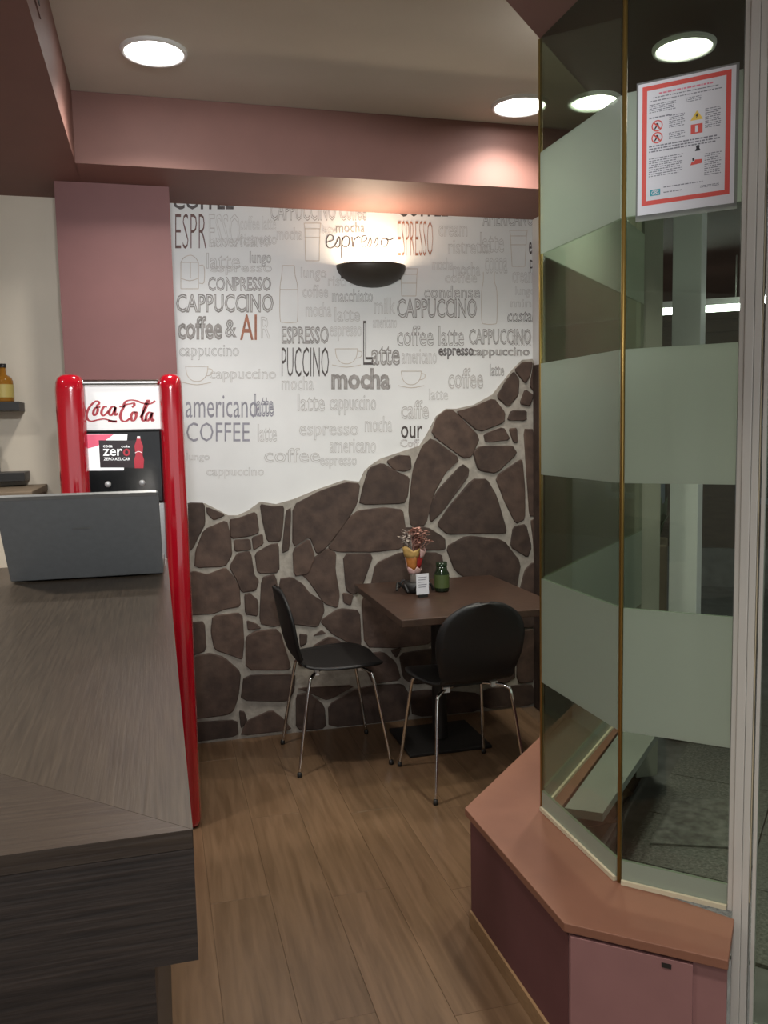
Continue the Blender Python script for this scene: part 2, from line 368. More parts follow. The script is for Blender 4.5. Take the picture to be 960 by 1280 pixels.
STONES = [
 [(224,633),(238,631),(254,631),(254,655),(247,668),(241,682),(224,690)], [(259,634),(280,643),(267,649),(259,641)],
 [(256,664),(282,652),(286,675),(287,692),(280,705),(245,707),(247,688)], [(289,650),(300,648),(318,641),(321,664),(311,668),(290,671)],
 [(293,675),(311,674),(312,686),(294,688)], [(315,672),(327,668),(328,679),(317,686)],
 [(326,632),(340,635),(353,634),(351,660),(349,674),(334,674),(329,650)], [(320,692),(337,682),(346,681),(347,713),(323,714)],
 [(297,694),(310,691),(313,696),(316,717),(321,723),(318,735),(302,737),(297,723),(289,709)],
 [(225,718),(245,715),(260,720),(280,711),(288,720),(296,733),(298,756),(280,758),(265,764),(225,767)],
 [(306,744),(312,742),(321,750),(321,767),(307,765)], [(327,724),(344,719),(350,778),(340,780),(325,776)],
 [(350,725),(365,723),(378,732),(385,742),(400,751),(402,762),(395,781),(372,777),(355,777)],
 [(267,771),(301,767),(302,800),(301,821),(290,816),(270,809),(266,790)], [(230,780),(254,778),(256,810),(230,818)],
 [(309,775),(320,779),(325,784),(310,786)], [(309,797),(320,790),(347,787),(361,831),(356,834),(309,834)],
 [(307,844),(366,842),(364,862),(357,874),(303,873)],
 [(228,826),(248,820),(263,818),(279,823),(298,840),(295,868),(290,884),(284,889),(228,897)], [(228,905),(252,902),(293,899),(295,918),(228,927)],
 [(310,900),(338,888),(350,897),(362,910),(303,917)], [(299,888),(305,889),(308,899),(301,908)],
 [(371,869),(385,867),(402,881),(405,907),(371,909)], [(412,880),(443,862),(465,858),(500,855),(508,868),(508,895),(490,900),(413,907)],
 [(372,859),(443,855),(408,873),(392,866)], [(391,808),(413,796),(438,810),(446,821),(404,822)],
 [(401,776),(424,762),(447,764),(449,804),(443,805),(417,791)], [(391,794),(401,787),(406,791)], [(374,792),(383,793),(382,803),(375,807)],
 [(374,813),(386,811),(396,822),(390,828),(374,830)], [(453,746),(476,742),(500,760),(538,770),(537,802),(495,806),(457,806)],
 [(454,818),(477,816),(491,827),(498,847),(466,851),(459,835)], [(500,817),(537,812),(559,811),(559,850),(516,852),(505,845)],
 [(488,812),(500,809),(494,821)], [(513,864),(535,862),(598,866),(598,888),(517,894)],
 [(565,811),(610,808),(640,806),(640,850),(565,852)], [(604,860),(660,855),(669,862),(669,878),(605,884)], [(645,790),(669,787),(669,848),(645,850)],
 [(368,632),(400,616),(430,605),(447,606),(443,630),(430,650),(408,680),(396,690),(388,668),(367,682)],
 [(411,684),(425,665),(437,648),(448,640),(478,636),(500,638),(503,660),(500,684),(467,687),(425,688)],
 [(393,699),(408,687),(418,693),(416,713),(422,740),(420,757),(404,751),(387,724),(378,717),(373,702)],
 [(367,688),(385,675),(391,696),(384,714),(368,717)], [(357,641),(363,637),(361,684),(352,688)],
 [(429,694),(465,693),(449,735),(441,740),(433,735)], [(428,741),(440,743),(437,755),(429,752)],
 [(471,704),(502,691),(548,692),(552,715),(560,722),(558,735),(464,735)],
 [(484,577),(497,570),(510,571),(511,585),(503,588),(492,586)], [(462,587),(477,581),(492,591),(508,597),(506,618),(502,627),(450,629),(455,609)],
 [(527,560),(538,550),(572,575),(553,592),(540,615),(531,654),(513,655),(511,633),(517,587)],
 [(575,582),(583,588),(581,598),(552,637),(538,651),(537,633),(547,613)],
 [(540,543),(547,523),(557,515),(565,515),(596,546),(586,569),(576,570)], [(570,515),(592,510),(614,500),(627,516),(626,527),(598,538)],
 [(621,495),(631,478),(640,467),(646,476),(645,493),(634,507)], [(643,463),(652,454),(663,454),(660,469),(655,478)],
 [(666,456),(669,456),(669,487),(661,481)], [(655,488),(667,495),(660,507),(649,504)], [(638,514),(655,514),(655,525),(634,525)],
 [(667,500),(670,498),(670,534),(667,526)], [(605,543),(626,535),(634,549),(607,552)], [(635,537),(644,536),(645,552),(640,552)],
 [(592,566),(600,559),(636,558),(642,567),(618,589),(598,586)], [(619,597),(648,577),(651,578),(653,610),(654,646),(643,652),(631,625)],
 [(653,539),(669,539),(669,642),(660,642),(657,590)], [(589,601),(606,601),(617,621),(629,660),(628,665),(585,664),(560,666),(547,655),(561,635)],
 [(583,671),(626,676),(647,703),(642,736),(632,746),(603,731),(570,714),(558,684)], [(641,660),(655,657),(661,682),(657,694),(638,682)],
 [(662,653),(669,651),(669,698),(666,699),(665,677)], [(662,706),(669,705),(669,750),(652,752),(649,738),(655,714)],
 [(644,767),(657,759),(669,756),(669,781),(648,781)], [(641,755),(645,750),(648,755)], [(505,660),(532,660),(552,672),(553,686),(505,685)],
 [(566,724),(600,739),(628,752),(638,762),(634,802),(565,804)]]
for st in STONES:
    P = [on_y(*p, YW) for p in st]
    cen = sum(P, Vector((0, 0, 0)))/len(P)
    P = [p+(p-cen).normalized()*min(0.0125, 0.18*(p-cen).length) for p in P]
    P = [(min(max(p.x, 0.107), XR-0.006), max(p.z, 0.004)) for p in P]
    wall_slab('stone', P, YW-0.0135, YW-random.uniform(0.020, 0.026), 'stone', wall, soft=0.0045, chaikin=1)

# ------------------------------------------------------------------ printed lettering on the mural
YI = -0.0012
def wall_text(s, x0, x1, yt, yb, ink, outline=0.0, bold=0.0, shear=0.0):
    vs, fs = text_geo(s, outline, shear, bold)
    tl = on_y(x0, yt, YW); br = on_y(x1, yb, YW); bl = on_y(x0, yb, YW); tr = on_y(x1, yt, YW)
    out = []
    for (u, v, q) in vs:
        p = (bl*(1-u)+br*u)*(1-v)+(tl*(1-u)+tr*u)*v
        out.append((p.x, YI - (0.0004 if q > 0 else 0), p.z))
    mesh('lettering', out, fs, ink, wall)
def wall_pen(strokes, ink, w_=1.2, wy=None, name='drawing', sub=6):
    S2 = []
    for st in strokes:
        S2.append([(lambda p: (p.x, p.z))(on_y(*q, YW)) for q in st])
    k = 0.0042
    vs, fs = nib_geo(S2, w_*k, (wy or w_)*k, sub)
    mesh(name, [(v.x, YI, v.y) for v in vs], fs, ink, wall)
T = wall_text
T('COFFEE', 216, 292, 240, 262, 'ink_dark', bold=0.02); T('CAPPUCCINO Coffee', 338, 458, 250, 276, 'ink_grey', 0.014)
T('ESPR', 219, 258, 267, 311, 'ink_brown', bold=-0.016); T('ESSO', 261, 300, 267, 309, 'ink_faint', 0.01)
T('americano', 262, 338, 293, 309, 'ink_faint', 0.012); T('coffee latte', 300, 345, 270, 288, 'ink_faint', 0.01)
T('latte', 258, 300, 316, 336, 'ink_faint', 0.014); T('lungo', 312, 339, 314, 334, 'ink_grey', 0.016)
T('espresso', 262, 340, 332, 344, 'ink_faint', 0.014); T('CONPRESSO', 260, 339, 346, 364, 'ink_grey', 0.028)
T('CAPPUCCINO', 220, 342, 367, 391, 'ink_grey', 0.030); T('coffee', 222, 278, 395, 425, 'ink_grey', 0.035)
T('&', 281, 296, 399, 422, 'ink_grey', 0.03); T('AI', 300, 321, 393, 425, 'ink_rust', bold=0.01); T('R', 326, 338, 396, 423, 'ink_faint', 0.012)
T('cappuccino', 224, 299, 431, 450, 'ink_grey', 0.012); T('cappuccino', 262, 345, 461, 478, 'ink_faint', 0.014)
T('americano', 232, 322, 494, 522, 'ink_blue'); T('latte', 318, 342, 492, 521, 'ink_blue', 0.025)
T('COFFEE', 233, 312, 528, 552, 'ink_blue', bold=-0.004); T('lungo', 233, 262, 566, 578, 'ink_faint', 0.012)
T('mocha', 420, 456, 278, 291, 'ink_grey', bold=0.005); T('mini', 430, 450, 319, 330, 'ink_faint')
T('ESPRESSO', 497, 541, 276, 320, 'ink_rust', bold=-0.02)
T('COFFEE', 497, 560, 246, 271, 'ink_dark', bold=0.02); T('AMERICANO', 603, 667, 262, 283, 'ink_grey', 0.016)
T('macchiato', 415, 466, 361, 378, 'ink_grey', 0.014); T('ristretto', 410, 462, 345, 358, 'ink_faint', 0.012)
T('ESPRESSO', 352, 411, 408, 430, 'ink_grey', 0.03); T('PUCCINO', 352, 411, 434, 471, 'ink_dark', bold=-0.008)
T('L', 454, 466, 401, 456, 'ink_dark', 0.02); T('atte', 464, 500, 432, 457, 'ink_grey', 0.028)
T('mocha', 414, 488, 460, 487, 'ink_grey', 0.04); T('latte', 372, 406, 492, 514, 'ink_faint', 0.014)
T('cappuccino', 412, 470, 494, 519, 'ink_faint', 0.014); T('espresso', 374, 448, 532, 550, 'ink_faint', 0.012)
T('condense', 530, 600, 357, 373, 'ink_grey', 0.016); T('CAPPUCCINO', 496, 596, 373, 398, 'ink_grey', 0.026)
T('coffee latte', 496, 580, 407, 433, 'ink_grey', 0.016); T('CAPPUCCINO', 586, 664, 411, 431, 'ink_grey', 0.026)
T('americano', 502, 546, 436, 455, 'ink_faint', 0.014); T('espresso', 548, 592, 435, 449, 'ink_dark', 0.03); T('cappuccino', 588, 662, 434, 448, 'ink_grey', 0.03)
T('coffee', 560, 604, 460, 486, 'ink_faint', 0.022); T('latte', 612, 630, 455, 470, 'ink_grey', 0.02)
T('ristretto', 560, 614, 300, 318, 'ink_faint', 0.012); T('mocha', 566, 600, 328, 345, 'ink_faint', 0.014)
T('costal', 634, 668, 386, 403, 'ink_dark', 0.014, shear=0.15); T('lungo', 644, 668, 358, 372, 'ink_faint', 0.014); T('mini', 638, 668, 374, 384, 'ink_faint', 0.012)
T('caffe', 501, 536, 500, 524, 'ink_faint', 0.018); T('our', 501, 528, 532, 548, 'ink_dark', bold=0.008); T('Coff', 500, 524, 549, 559, 'ink_brown', 0.01)
T('es', 661, 668, 302, 318, 'ink_dark', bold=0.01); T('p', 662, 667, 325, 341, 'ink_dark')
for (s_, a_, b_, c_, d_) in (('mocha', 346, 378, 284, 300), ('ristretto', 300, 346, 292, 306), ('latte', 404, 420, 282, 292), ('lungo', 376, 408, 334, 352), ('coffee', 378, 410, 356, 372),
        ('mocha', 382, 414, 378, 396), ('latte', 418, 450, 384, 402), ('espresso', 412, 452, 408, 426), ('milk', 468, 494, 372, 392), ('americano', 466, 496, 396, 410),
        ('cream', 548, 584, 282, 296), ('latte', 600, 630, 290, 316), ('coffee', 556, 596, 340, 354), ('cocoa', 606, 634, 322, 342), ('mocha', 540, 566, 322, 338),
        ('americano', 412, 470, 548, 566), ('mocha', 352, 392, 470, 488), ('latte', 322, 346, 530, 552), ('coffee', 330, 400, 560, 578), ('cappuccino', 258, 330, 584, 598),
        ('espresso', 400, 446, 572, 586), ('mocha', 456, 490, 520, 540), ('latte', 536, 560, 486, 500), ('cream', 640, 668, 340, 354), ('milk', 640, 664, 412, 432)):
    T(s_, a_, b_, c_, d_, 'ink_faint', 0.012)
# hand-written espresso
wall_pen([[(408,303),(416,300),(416,295),(411,294),(408,300),(409,308),(414,310),(419,306),(424,296),(425,304),(423,309),(418,308)],
          [(428,297),(427,312),(427,323)], [(427,302),(431,296),(436,297),(436,306),(431,309),(428,306)],
          [(440,296),(441,309),(443,300),(448,296),(451,298)], [(452,303),(458,300),(457,295),(453,296),(452,303),(454,309),(459,307),(463,297),(464,305),(461,309)],
          [(467,307),(471,297),(472,304),(469,309)], [(482,298),(477,300),(477,307),(482,308),(485,302),(482,298),(487,300),(493,297)]], 'ink_dark', 1.5, 1.0, 'lettering')
# to-go cups, moka pot, bottle, cups and saucers
for (a, b, t, bt, tp) in ((380, 401, 279, 326, 2), (637, 659, 288, 333, 3), (500, 522, 336, 370, 2)):
    wall_pen([[(a,t),(b,t)], [(a,t),(a+1,t+7)], [(b,t),(b-1,t+7)], [(a+1,t+7),(b-1,t+7)], [(a+1,t+7),(a+tp,bt)], [(b-1,t+7),(b-tp,bt)], [(a+tp,bt),(b-tp,bt)],
              [(a+1,t+18),(b-1,t+18)]], 'ink_tan', 0.7, sub=1)
wall_pen([[(226,328),(226,361)], [(226,361),(248,361)], [(248,361),(248,328)], [(226,328),(230,322),(238,319),(244,322),(248,328)], [(226,328),(248,328)], [(226,348),(237,351),(248,348)],
          [(249,332),(255,333),(255,353),(249,354)], [(238,328),(238,348)]], 'ink_tan', 0.7, sub=3)
wall_pen([[(353,332),(352,345),(350,360),(350,398),(354,403),(368,403),(372,398),(372,360),(369,345),(368,332)], [(353,332),(368,332)], [(350,362),(372,362)]], 'ink_tan', 0.7, sub=3)
wall_pen([[(604,340),(604,352),(602,365),(602,400),(606,405),(618,405),(621,400),(621,365),(618,352),(618,340)]], 'ink_tan', 0.7, sub=3)
for (cx, cy, s) in ((433, 436, 1.0), (514, 464, 0.9), (246, 458, 1.0)):
    wall_pen([[(cx-14*s,cy),(cx+14*s,cy)], [(cx-14*s,cy),(cx-12*s,cy+11*s),(cx-5*s,cy+18*s),(cx+5*s,cy+18*s),(cx+12*s,cy+11*s),(cx+14*s,cy)],
              [(cx+14*s,cy+3),(cx+19*s,cy+4),(cx+18*s,cy+10*s),(cx+12*s,cy+12*s)], [(cx-18*s,cy+20*s),(cx,cy+23*s),(cx+18*s,cy+20*s)]], 'ink_tan', 0.7, sub=3)

# ------------------------------------------------------------------ ceiling fittings
def downlight(x, y, z, r, label, power=DOWN_W, spread=125):
    t = thing('ceiling_downlight', (x, y, z), label, 'ceiling light', 'round recessed ceiling downlights')
    lathe('trim_ring', [(r*0.86, -0.001), (r*0.88, -0.012), (r*0.97, -0.013), (r, -0.006), (r, -0.0005)], 'white', t, n=32)
    lathe('diffuser', [(0.0, -0.008), (r*0.5, -0.007), (r*0.87, -0.004)], 'lamp', t, n=32)
    ld = bpy.data.lights.new('downlight_beam', 'AREA'); ld.shape = 'DISK'; ld.size = r*1.6; ld.energy = power; ld.color = (1, 0.94, 0.86); ld.spread = math.radians(spread)
    lo = bpy.data.objects.new('downlight_beam', ld); lo.location = (0, 0, -0.02); COL.objects.link(lo); lo.parent = t
    return t
downlight(0.054, 3.14, ZC, 0.113, 'round white downlight in raised ceiling above the red drinks machine')
downlight(1.50, 3.34, ZC, 0.118, 'round white downlight by the edge of the glass screen')
p = on_z(743, 125, ZS); downlight(p.x, p.y, ZS, 0.083, 'round white downlight seen through the left glass pane', 11.0)
downlight(-1.05, 2.55, ZS, 0.11, 'added unseen downlight in the left soffit above the wall shelves', 14.0)  # added out of view to brighten the cream wall and shelves
downlight(-1.05, 0.9, ZS, 0.11, 'added unseen downlight in the left soffit above the back of the bar', 14.0)  # second added lamp, unseen, lifts the bar side and counter
downlight(0.45, -0.9, ZS, 0.11, 'added unseen downlight in the soffit behind the counter corner', 11.0)  # added behind the camera as fill for the counter and near floor
downlight(0.62, 0.75, ZS, 0.11, 'added unseen downlight in the soffit over the aisle by the sill cabinet', 9.0, 95)  # unseen extra lamp, added to lighten the near floor
p = on_z(855, 57, ZS); downlight(p.x, p.y, ZS, 0.085, 'round downlight with pale rim in dark ceiling above the notice', 11.0)
v = thing('air_vent', (XL, 2.0, 2.66), 'slim dark slotted air vent in the left ceiling edge', 'air vent')
box('frame', 0.001, 0.004, 0, 0.55, -0.05, 0.05, 'mauve', v, world=False)
for k in range(2): box('slot', 0.004, 0.006, 0.03, 0.52, -0.03+k*0.035, -0.012+k*0.035, 'blackmat', v, world=False)

# added unseen spotlights behind the camera, brightening lettered wall and drinks machine
def spotlight(loc, aim, power, label, ang=62):
    t = thing('added_spotlight', loc, label, 'spotlight', 'added unseen fill spotlights')
    d = (Vector(aim)-Vector(loc)).normalized(); q = d.to_track_quat('-Z', 'Y')
    lathe('canopy', [(0, ZS-loc[2]-0.001), (0.05, ZS-loc[2]-0.001), (0.05, ZS-loc[2]-0.02), (0, ZS-loc[2]-0.022)], 'white', t, n=20)
    tube('arm', [(0, 0, 0.0), (0, 0, ZS-loc[2]-0.02)], 0.008, 'white', t, 8)
    h = lathe('head', [(0.0, 0.06), (0.03, 0.06), (0.045, 0.0), (0.047, -0.05), (0.042, -0.05), (0.036, -0.02), (0, -0.02)], 'white', t, n=20); h.rotation_mode = 'QUATERNION'; h.rotation_quaternion = q
    ln = lathe('lens', [(0, -0.03), (0.037, -0.03)], 'lamp', t, n=20); ln.rotation_mode = 'QUATERNION'; ln.rotation_quaternion = q
    ld = bpy.data.lights.new('spot_beam', 'SPOT'); ld.energy = power; ld.color = (0.96, 0.98, 1.0); ld.spot_size = math.radians(ang); ld.spot_blend = 1.0; ld.shadow_soft_size = 0.06
    lo = bpy.data.objects.new('spot_beam', ld); lo.rotation_mode = 'QUATERNION'; lo.rotation_quaternion = q; lo.location = d*0.06; COL.objects.link(lo); lo.parent = t
spotlight((0.10, 0.22, 2.40), (0.95, YW, 1.85), 165, 'added unseen spotlight behind the camera to brighten the middle of the lettered wall', 57)
spotlight((-0.12, 0.05, 2.40), (-0.05, 3.3, 1.55), 90, 'added unseen spotlight behind the camera to brighten the drinks machine')

# wall sconce
sx, sz = 1.045, 2.278
sc = thing('wall_sconce', (sx, YW, sz), 'dark half bowl uplight on the white lettered wall', 'wall lamp')
prof = [(0.172*math.sin(q), -0.102*math.cos(q)) for q in [k*math.pi/2/10 for k in range(11)]]
lathe('bowl', [(r_, z_) for r_, z_ in prof] + [(r_*0.96, z_*0.94) for r_, z_ in prof[::-1]], 'sconce', sc, n=24, a0=math.pi, a1=2*math.pi)
o = [c for c in sc.children if c.name.startswith('bowl')][0]; o.scale = (1, 0.78, 1); o.location = (0, -0.002, 0)
box('back_plate', -0.15, 0.15, -0.006, -0.002, -0.06, -0.005, 'sconce', sc, world=False)
tube('bulb', [(-0.05, -0.06, -0.025), (0.05, -0.06, -0.025)], 0.010, 'bulb', sc, 10)
ld = bpy.data.lights.new('sconce_glow', 'AREA'); ld.shape = 'RECTANGLE'; ld.size = 0.22; ld.size_y = 0.07; ld.energy = SCONCE_W; ld.color = (1, 0.80, 0.58)
lo = bpy.data.objects.new('sconce_glow', ld); lo.location = (0, -0.065, -0.008); lo.rotation_euler = (math.pi, 0, 0); COL.objects.link(lo); lo.parent = sc

# ================================================================== BAR COUNTER
CX, CYN, CYF, CWD = 0.018, 0.845, 2.76, 0.62
bar = thing('bar_counter', (0, 1.2, 0), 'dark wood laminate bar counter with mitred corner under the laptop', 'counter')
prism('worktop', [(CX, CYN), (CX, CYF), (CX-CWD, CYF), (CX-CWD, CYN+CWD)], CTZ-0.02, CTZ, 'counter_y', bar)
prism('worktop', [(CX-0.0006, CYN), (CX-CWD-0.0006, CYN+CWD), (-1.9, CYN+CWD), (-1.9, CYN)], CTZ-0.02, CTZ, 'counter_x', bar)
box('edge_panel', -1.9, CX, CYN, CYN+0.02, CTZ-0.14, CTZ-0.0205, 'fascia', bar)
box('edge_panel', CX-0.02, CX, CYN+0.0205, CYF, CTZ-0.14, CTZ-0.0205, 'fascia', bar)
box('soffit_panel', -1.9, CX-0.001, CYN+0.001, CYN+CWD, CTZ-0.139, CTZ-0.125, 'fascia', bar)
box('front_panel', -1.88, CX-0.045, CYN+0.045, CYN+0.07, 0.0, CTZ-0.14, 'fascia', bar)
box('side_panel', CX-0.07, CX-0.045, CYN+0.0705, CYF-0.01, 0.0, CTZ-0.14, 'fascia', bar)
box('end_panel', CX-CWD+0.01, CX-0.0705, CYF-0.03, CYF-0.01, 0.0, CTZ-0.0205, 'fascia', bar)
# laptop
lt = thing('laptop', (0.004, 2.43, CTZ), 'open grey laptop seen from behind its lid on the bar counter', 'laptop', rz=math.radians(-181.5))
LW, LD = 0.402, 0.265
# local frame: x to the viewer's left, y towards the viewer is negative of the user side
box('base', 0.002, LW-0.002, -0.29, -0.022, 0.004, 0.022, 'lapgrey', lt, bevel=0.004, world=False)
box('keyboard', 0.03, LW-0.03, -0.16, -0.04, 0.0222, 0.0235, 'blackmat', lt, world=False)
tilt = math.radians(33)
def lidp(x, s, t): return (x, math.sin(tilt)*s + t*math.cos(tilt), 0.022+math.cos(tilt)*s - t*math.sin(tilt))
lv = [lidp(x, s, t) for t in (-0.008, 0.0) for s in (-0.022, LD) for x in (0, LW)]
lid = mesh('lid', lv, [(0, 1, 3, 2), (4, 6, 7, 5), (0, 4, 5, 1), (2, 3, 7, 6), (0, 2, 6, 4), (1, 5, 7, 3)], 'lapgrey', lt); bev(lid, 0.0035, 2)
mesh('trim_strip', [lidp(x, s, t) for t in (-0.0085, 0.0006) for s in (LD-0.010, LD+0.0006) for x in (0.006, LW-0.006)], [(0, 1, 3, 2), (4, 6, 7, 5), (0, 4, 5, 1), (2, 3, 7, 6), (0, 2, 6, 4), (1, 5, 7, 3)], 'lapedge', lt)
mesh('screen', [lidp(x, s, -0.0083) for s in (0.02, LD-0.02) for x in (0.015, LW-0.015)], [(0, 1, 3, 2)], 'black', lt)
mesh('badge', [lidp(x, s, 0.0008) for s in (0.153, 0.159) for x in (LW/2-0.022, LW/2+0.022)], [(0, 1, 3, 2)], 'lapedge', lt)
tube('hinge', [(0.05, -0.018, 0.016), (LW-0.05, -0.018, 0.016)], 0.007, 'blackmat', lt, 8)
mt = thing('bar_mat', (-0.53, 2.62, CTZ), 'black ribbed bar mat left of the laptop', 'bar mat')
box('pad', -0.065, 0.055, -0.12, 0.13, 0, 0.012, 'blackmat', mt, world=False)
for k in range(7): box('rib', -0.060, 0.050, -0.112+k*0.035, -0.098+k*0.035, 0.012, 0.018, 'blackmat', mt, world=False)

# ================================================================== DRINKS MACHINE
MY = 3.16
mc = thing('drinks_machine', (-0.116, MY+0.2, 0), 'tall red and white cola dispenser with chrome top behind the counter', 'drinks machine')
def post(xc, wd):
    n = 28; vs = []; fs = []; dp = 0.13; rr = wd/2
    def prof(sc_):
        out = []
        for i in range(n):
            q = 2*math.pi*i/n; c, s = math.cos(q), math.sin(q)
            out.append((rr*sc_*math.copysign(abs(c)**0.75, c), dp/2*sc_*math.copysign(abs(s)**0.75, s)))
        return out
    lev = [(0.004, 0.80), (0.012, 0.94), (0.03, 1.0), (1.655, 1.0), (1.68, 0.95), (1.697, 0.82), (1.706, 0.6), (1.709, 0.3)]
    for z, sc_ in lev:
        for (a, b) in prof(sc_): vs.append((xc+a, MY+0.065+b, z))
    for r in range(len(lev)-1):
        for i in range(n): fs.append((r*n+i, r*n+(i+1) % n, (r+1)*n+(i+1) % n, (r+1)*n+i))
    fs.append(tuple(range(n))[::-1]); fs.append(tuple(range((len(lev)-1)*n, len(lev)*n)))
    return mesh('red_post', vs, fs, 'red', mc, smooth=True, world=True)
post(-0.285, 0.102); post(0.060, 0.086)
box('body', -0.325, 0.095, MY+0.09, MY+0.60, 0.01, 1.665, 'silver', mc, bevel=0.01)
tb = box('top_trim', -0.248, 0.020, MY+0.03, MY+0.12, 1.668, 1.690, 'chrome', mc, bevel=0.008)
FY = MY+0.05
sg = box('sign_panel', -0.246, 0.019, FY, FY+0.05, 1.512, 1.667, 'signlit', mc)
scn = box('display_panel', -0.240, 0.019, FY-0.004, FY+0.05, 1.245, 1.508, 'black', mc, bevel=0.006)
box('dispense_bay', -0.246, 0.019, FY+0.01, FY+0.05, 0.75, 1.24, 'steel', mc)
box('lower_door', -0.246, 0.019, FY, FY+0.05, 0.06, 0.745, 'white', mc)
def mface(px, py, y): q = on_y(px, py, y); return (q.x-mc.location.x, q.z)
def mpanel(name, pts, m, parent, y, dy=0.0):
    vs = [(mface(*q, y)[0], y-mc.location.y, mface(*q, y)[1]) for q in pts]
    o = mesh(name, vs, [tuple(range(len(vs)))], m, parent); o.location = -parent.location if parent is not mc else (0, 0, 0); return o
def c2(p): return (60+p[0]*180/960, 460+p[1]*180/960)
def mstroke(strokes, m, parent, y, wx, wy, name='lettering'):
    S2 = [[mface(*c2(p), y) for p in st] for st in strokes]
    vs, fs = nib_geo(S2, wx, wy, 8)
    o = mesh(name, [(v.x, y-mc.location.y, v.y) for v in vs], fs, m, parent); o.location = -parent.location; return o
yl = FY-0.0012
mstroke([[(322,252),(338,240),(338,226),(322,220),(296,238),(268,276),(257,318),(268,346),(294,354),(330,346),(372,340),(410,348),(455,358)],
         [(330,262),(312,270),(302,298),(308,316),(324,304),(332,276),(326,260),(338,262),(348,256)],
         [(392,262),(378,256),(362,274),(356,302),(368,318),(388,304),(404,286)],
         [(446,264),(432,256),(414,274),(408,304),(420,316),(436,298),(450,262),(446,296),(450,314),(466,302)]], 'logo', sg, yl, 0.0092, 0.0046)
mstroke([[(560,262),(574,250),(572,234),(552,238),(516,248),(492,284),(482,322),(494,350),(520,354),(546,336)],
         [(500,262),(516,226),(548,214),(590,218),(630,234),(672,240),(700,230),(714,218)],
         [(582,294),(566,296),(554,322),(560,350),(576,346),(588,318),(582,294),(600,300)],
         [(616,330),(640,290),(664,240),(674,220),(662,218),(644,256),(630,306),(628,342),(640,352),(652,340)],
         [(688,298),(672,296),(656,318),(654,346),(668,350),(684,322),(694,298),(690,334),(696,352),(708,342)],
         [(476,258),(492,258)]], 'logo', sg, yl, 0.0098, 0.0046)
mstroke([[(400,350),(430,356),(460,356)]], 'logo', sg, yl, 0.004, 0.008, 'flourish')
ys = FY-0.0052
def spanel(name, pts, m, dy=0): return mpanel(name, [c2(p) for p in pts], m, scn, ys-dy)
MT['scr_white'] = mat('screen_white', (0.8, 0.8, 0.8), 0.3, emit=(1, 1, 1), es=0.55)
MT['scr_pink'] = mat('screen_pink', (0.75, 0.10, 0.18), 0.3, emit=(1, 0.15, 0.25), es=0.35)
MT['scr_dark'] = mat('screen_dark', (0.03, 0.018, 0.022), 0.25)
MT['scr_red'] = mat('screen_red', (0.45, 0.02, 0.04), 0.3, emit=(0.8, 0.03, 0.06), es=0.15)
spanel('screen', [(250,442),(530,440),(505,682),(264,684)], 'scr_white')
spanel('screen_graphic', [(250,444),(440,442),(330,520),(252,540)], 'scr_pink', 0.0004)
spanel('screen_card', [(338,482),(606,482),(604,664),(348,664)], 'scr_dark', 0.0008)
spanel('screen_bottle', [(590,480),(594,455),(614,455),(618,480),(634,520),(630,580),(640,610),(636,668),(578,668),(574,610),(584,580),(576,520)], 'scr_red', 0.0012)
spanel('screen_cap', [(594,470),(594,455),(614,455),(614,470)], 'scr_white', 0.0016)
mstroke([[(580,566),(604,556),(628,566)]], 'scr_white', scn, ys-0.0018, 0.001, 0.002, 'screen_mark')
def mtext(s, x0, x1, yt, yb, m, bold=0.0, dy=0.002):
    vs, fs = text_geo(s, 0, 0, bold); out = []
    for (u, v, q) in vs:
        a = mface(*c2((x0+(x1-x0)*u, yb+(yt-yb)*v)), ys); out.append((a[0], ys-dy-mc.location.y, a[1]))
    o = mesh('lettering', out, fs, m, scn); o.location = -scn.location if scn.location.length else (0, 0, 0); return o
for s, a, b, c_, d in (('zer', 366, 496, 538, 586), ('ZERO AZUCAR', 372, 548, 596, 616), ('coca', 368, 430, 514, 530), ('cola', 488, 544, 514, 530)):
    mtext(s, a, b, c_, d, 'scr_white', 0.012)
mtext('o', 500, 548, 536, 588, 'scr_red', 0.02)
for ch in list(sg.children)+list(scn.children): ch.location = (-sg.location if ch.parent is sg else -scn.location)
for (bx_, by_) in ((400, 776), (628, 766)):
    q = mface(*c2((bx_, by_)), ys)
    b_ = lathe('button', [(0.0, 0.0), (0.009, 0.0), (0.011, -0.002), (0.011, -0.008)], 'silver', mc, n=16)
    b_.rotation_euler = (math.pi/2, 0, 0); b_.location = (q[0], ys-0.004-mc.location.y, q[1])
    bpy.context.view_layer.update()
# the sub-panels are placed relative to their own panel
def fix_children():
    for par in (sg, scn):
        for ch in par.children: ch.location = (-par.location.x+0, -par.location.y, -par.location.z)
fix_children()
for par in (sg, scn):
    for ch in par.children: ch.location = Vector((0, 0, 0)) - par.location

# ================================================================== SHELVES AND BOTTLES
def shelf(z, xr, label):
    t = thing('wall_shelf', (-0.95, YW, z), label, 'shelf', 'floating wall shelves')
    q = box('board', -1.5, xr, YW-0.16, YW-0.001, z-0.038, z, 'shelf', t, bevel=0.002)
    box('edge_strip', -1.5, xr, YW-0.1625, YW-0.1605, z-0.036, z-0.002, 'blackmat', t)
zsh1 = on_y(10, 502, YW-0.16).z; zsh2 = on_y(10, 591, YW-0.16).z
xs1 = on_y(24, 505, YW-0.16).x; xs2 = on_y(31, 598, YW-0.16).x
shelf(zsh1, xs1, 'upper dark grey wall shelf holding liquor bottles'); shelf(zsh2, xs2, 'lower dark grey wall shelf on the cream wall')
MT['whisky'] = mat('amber_liquor', (0.32, 0.14, 0.02), 0.1); MT['yellowlab'] = mat('yellow_label', (0.50, 0.40, 0.12), 0.5)
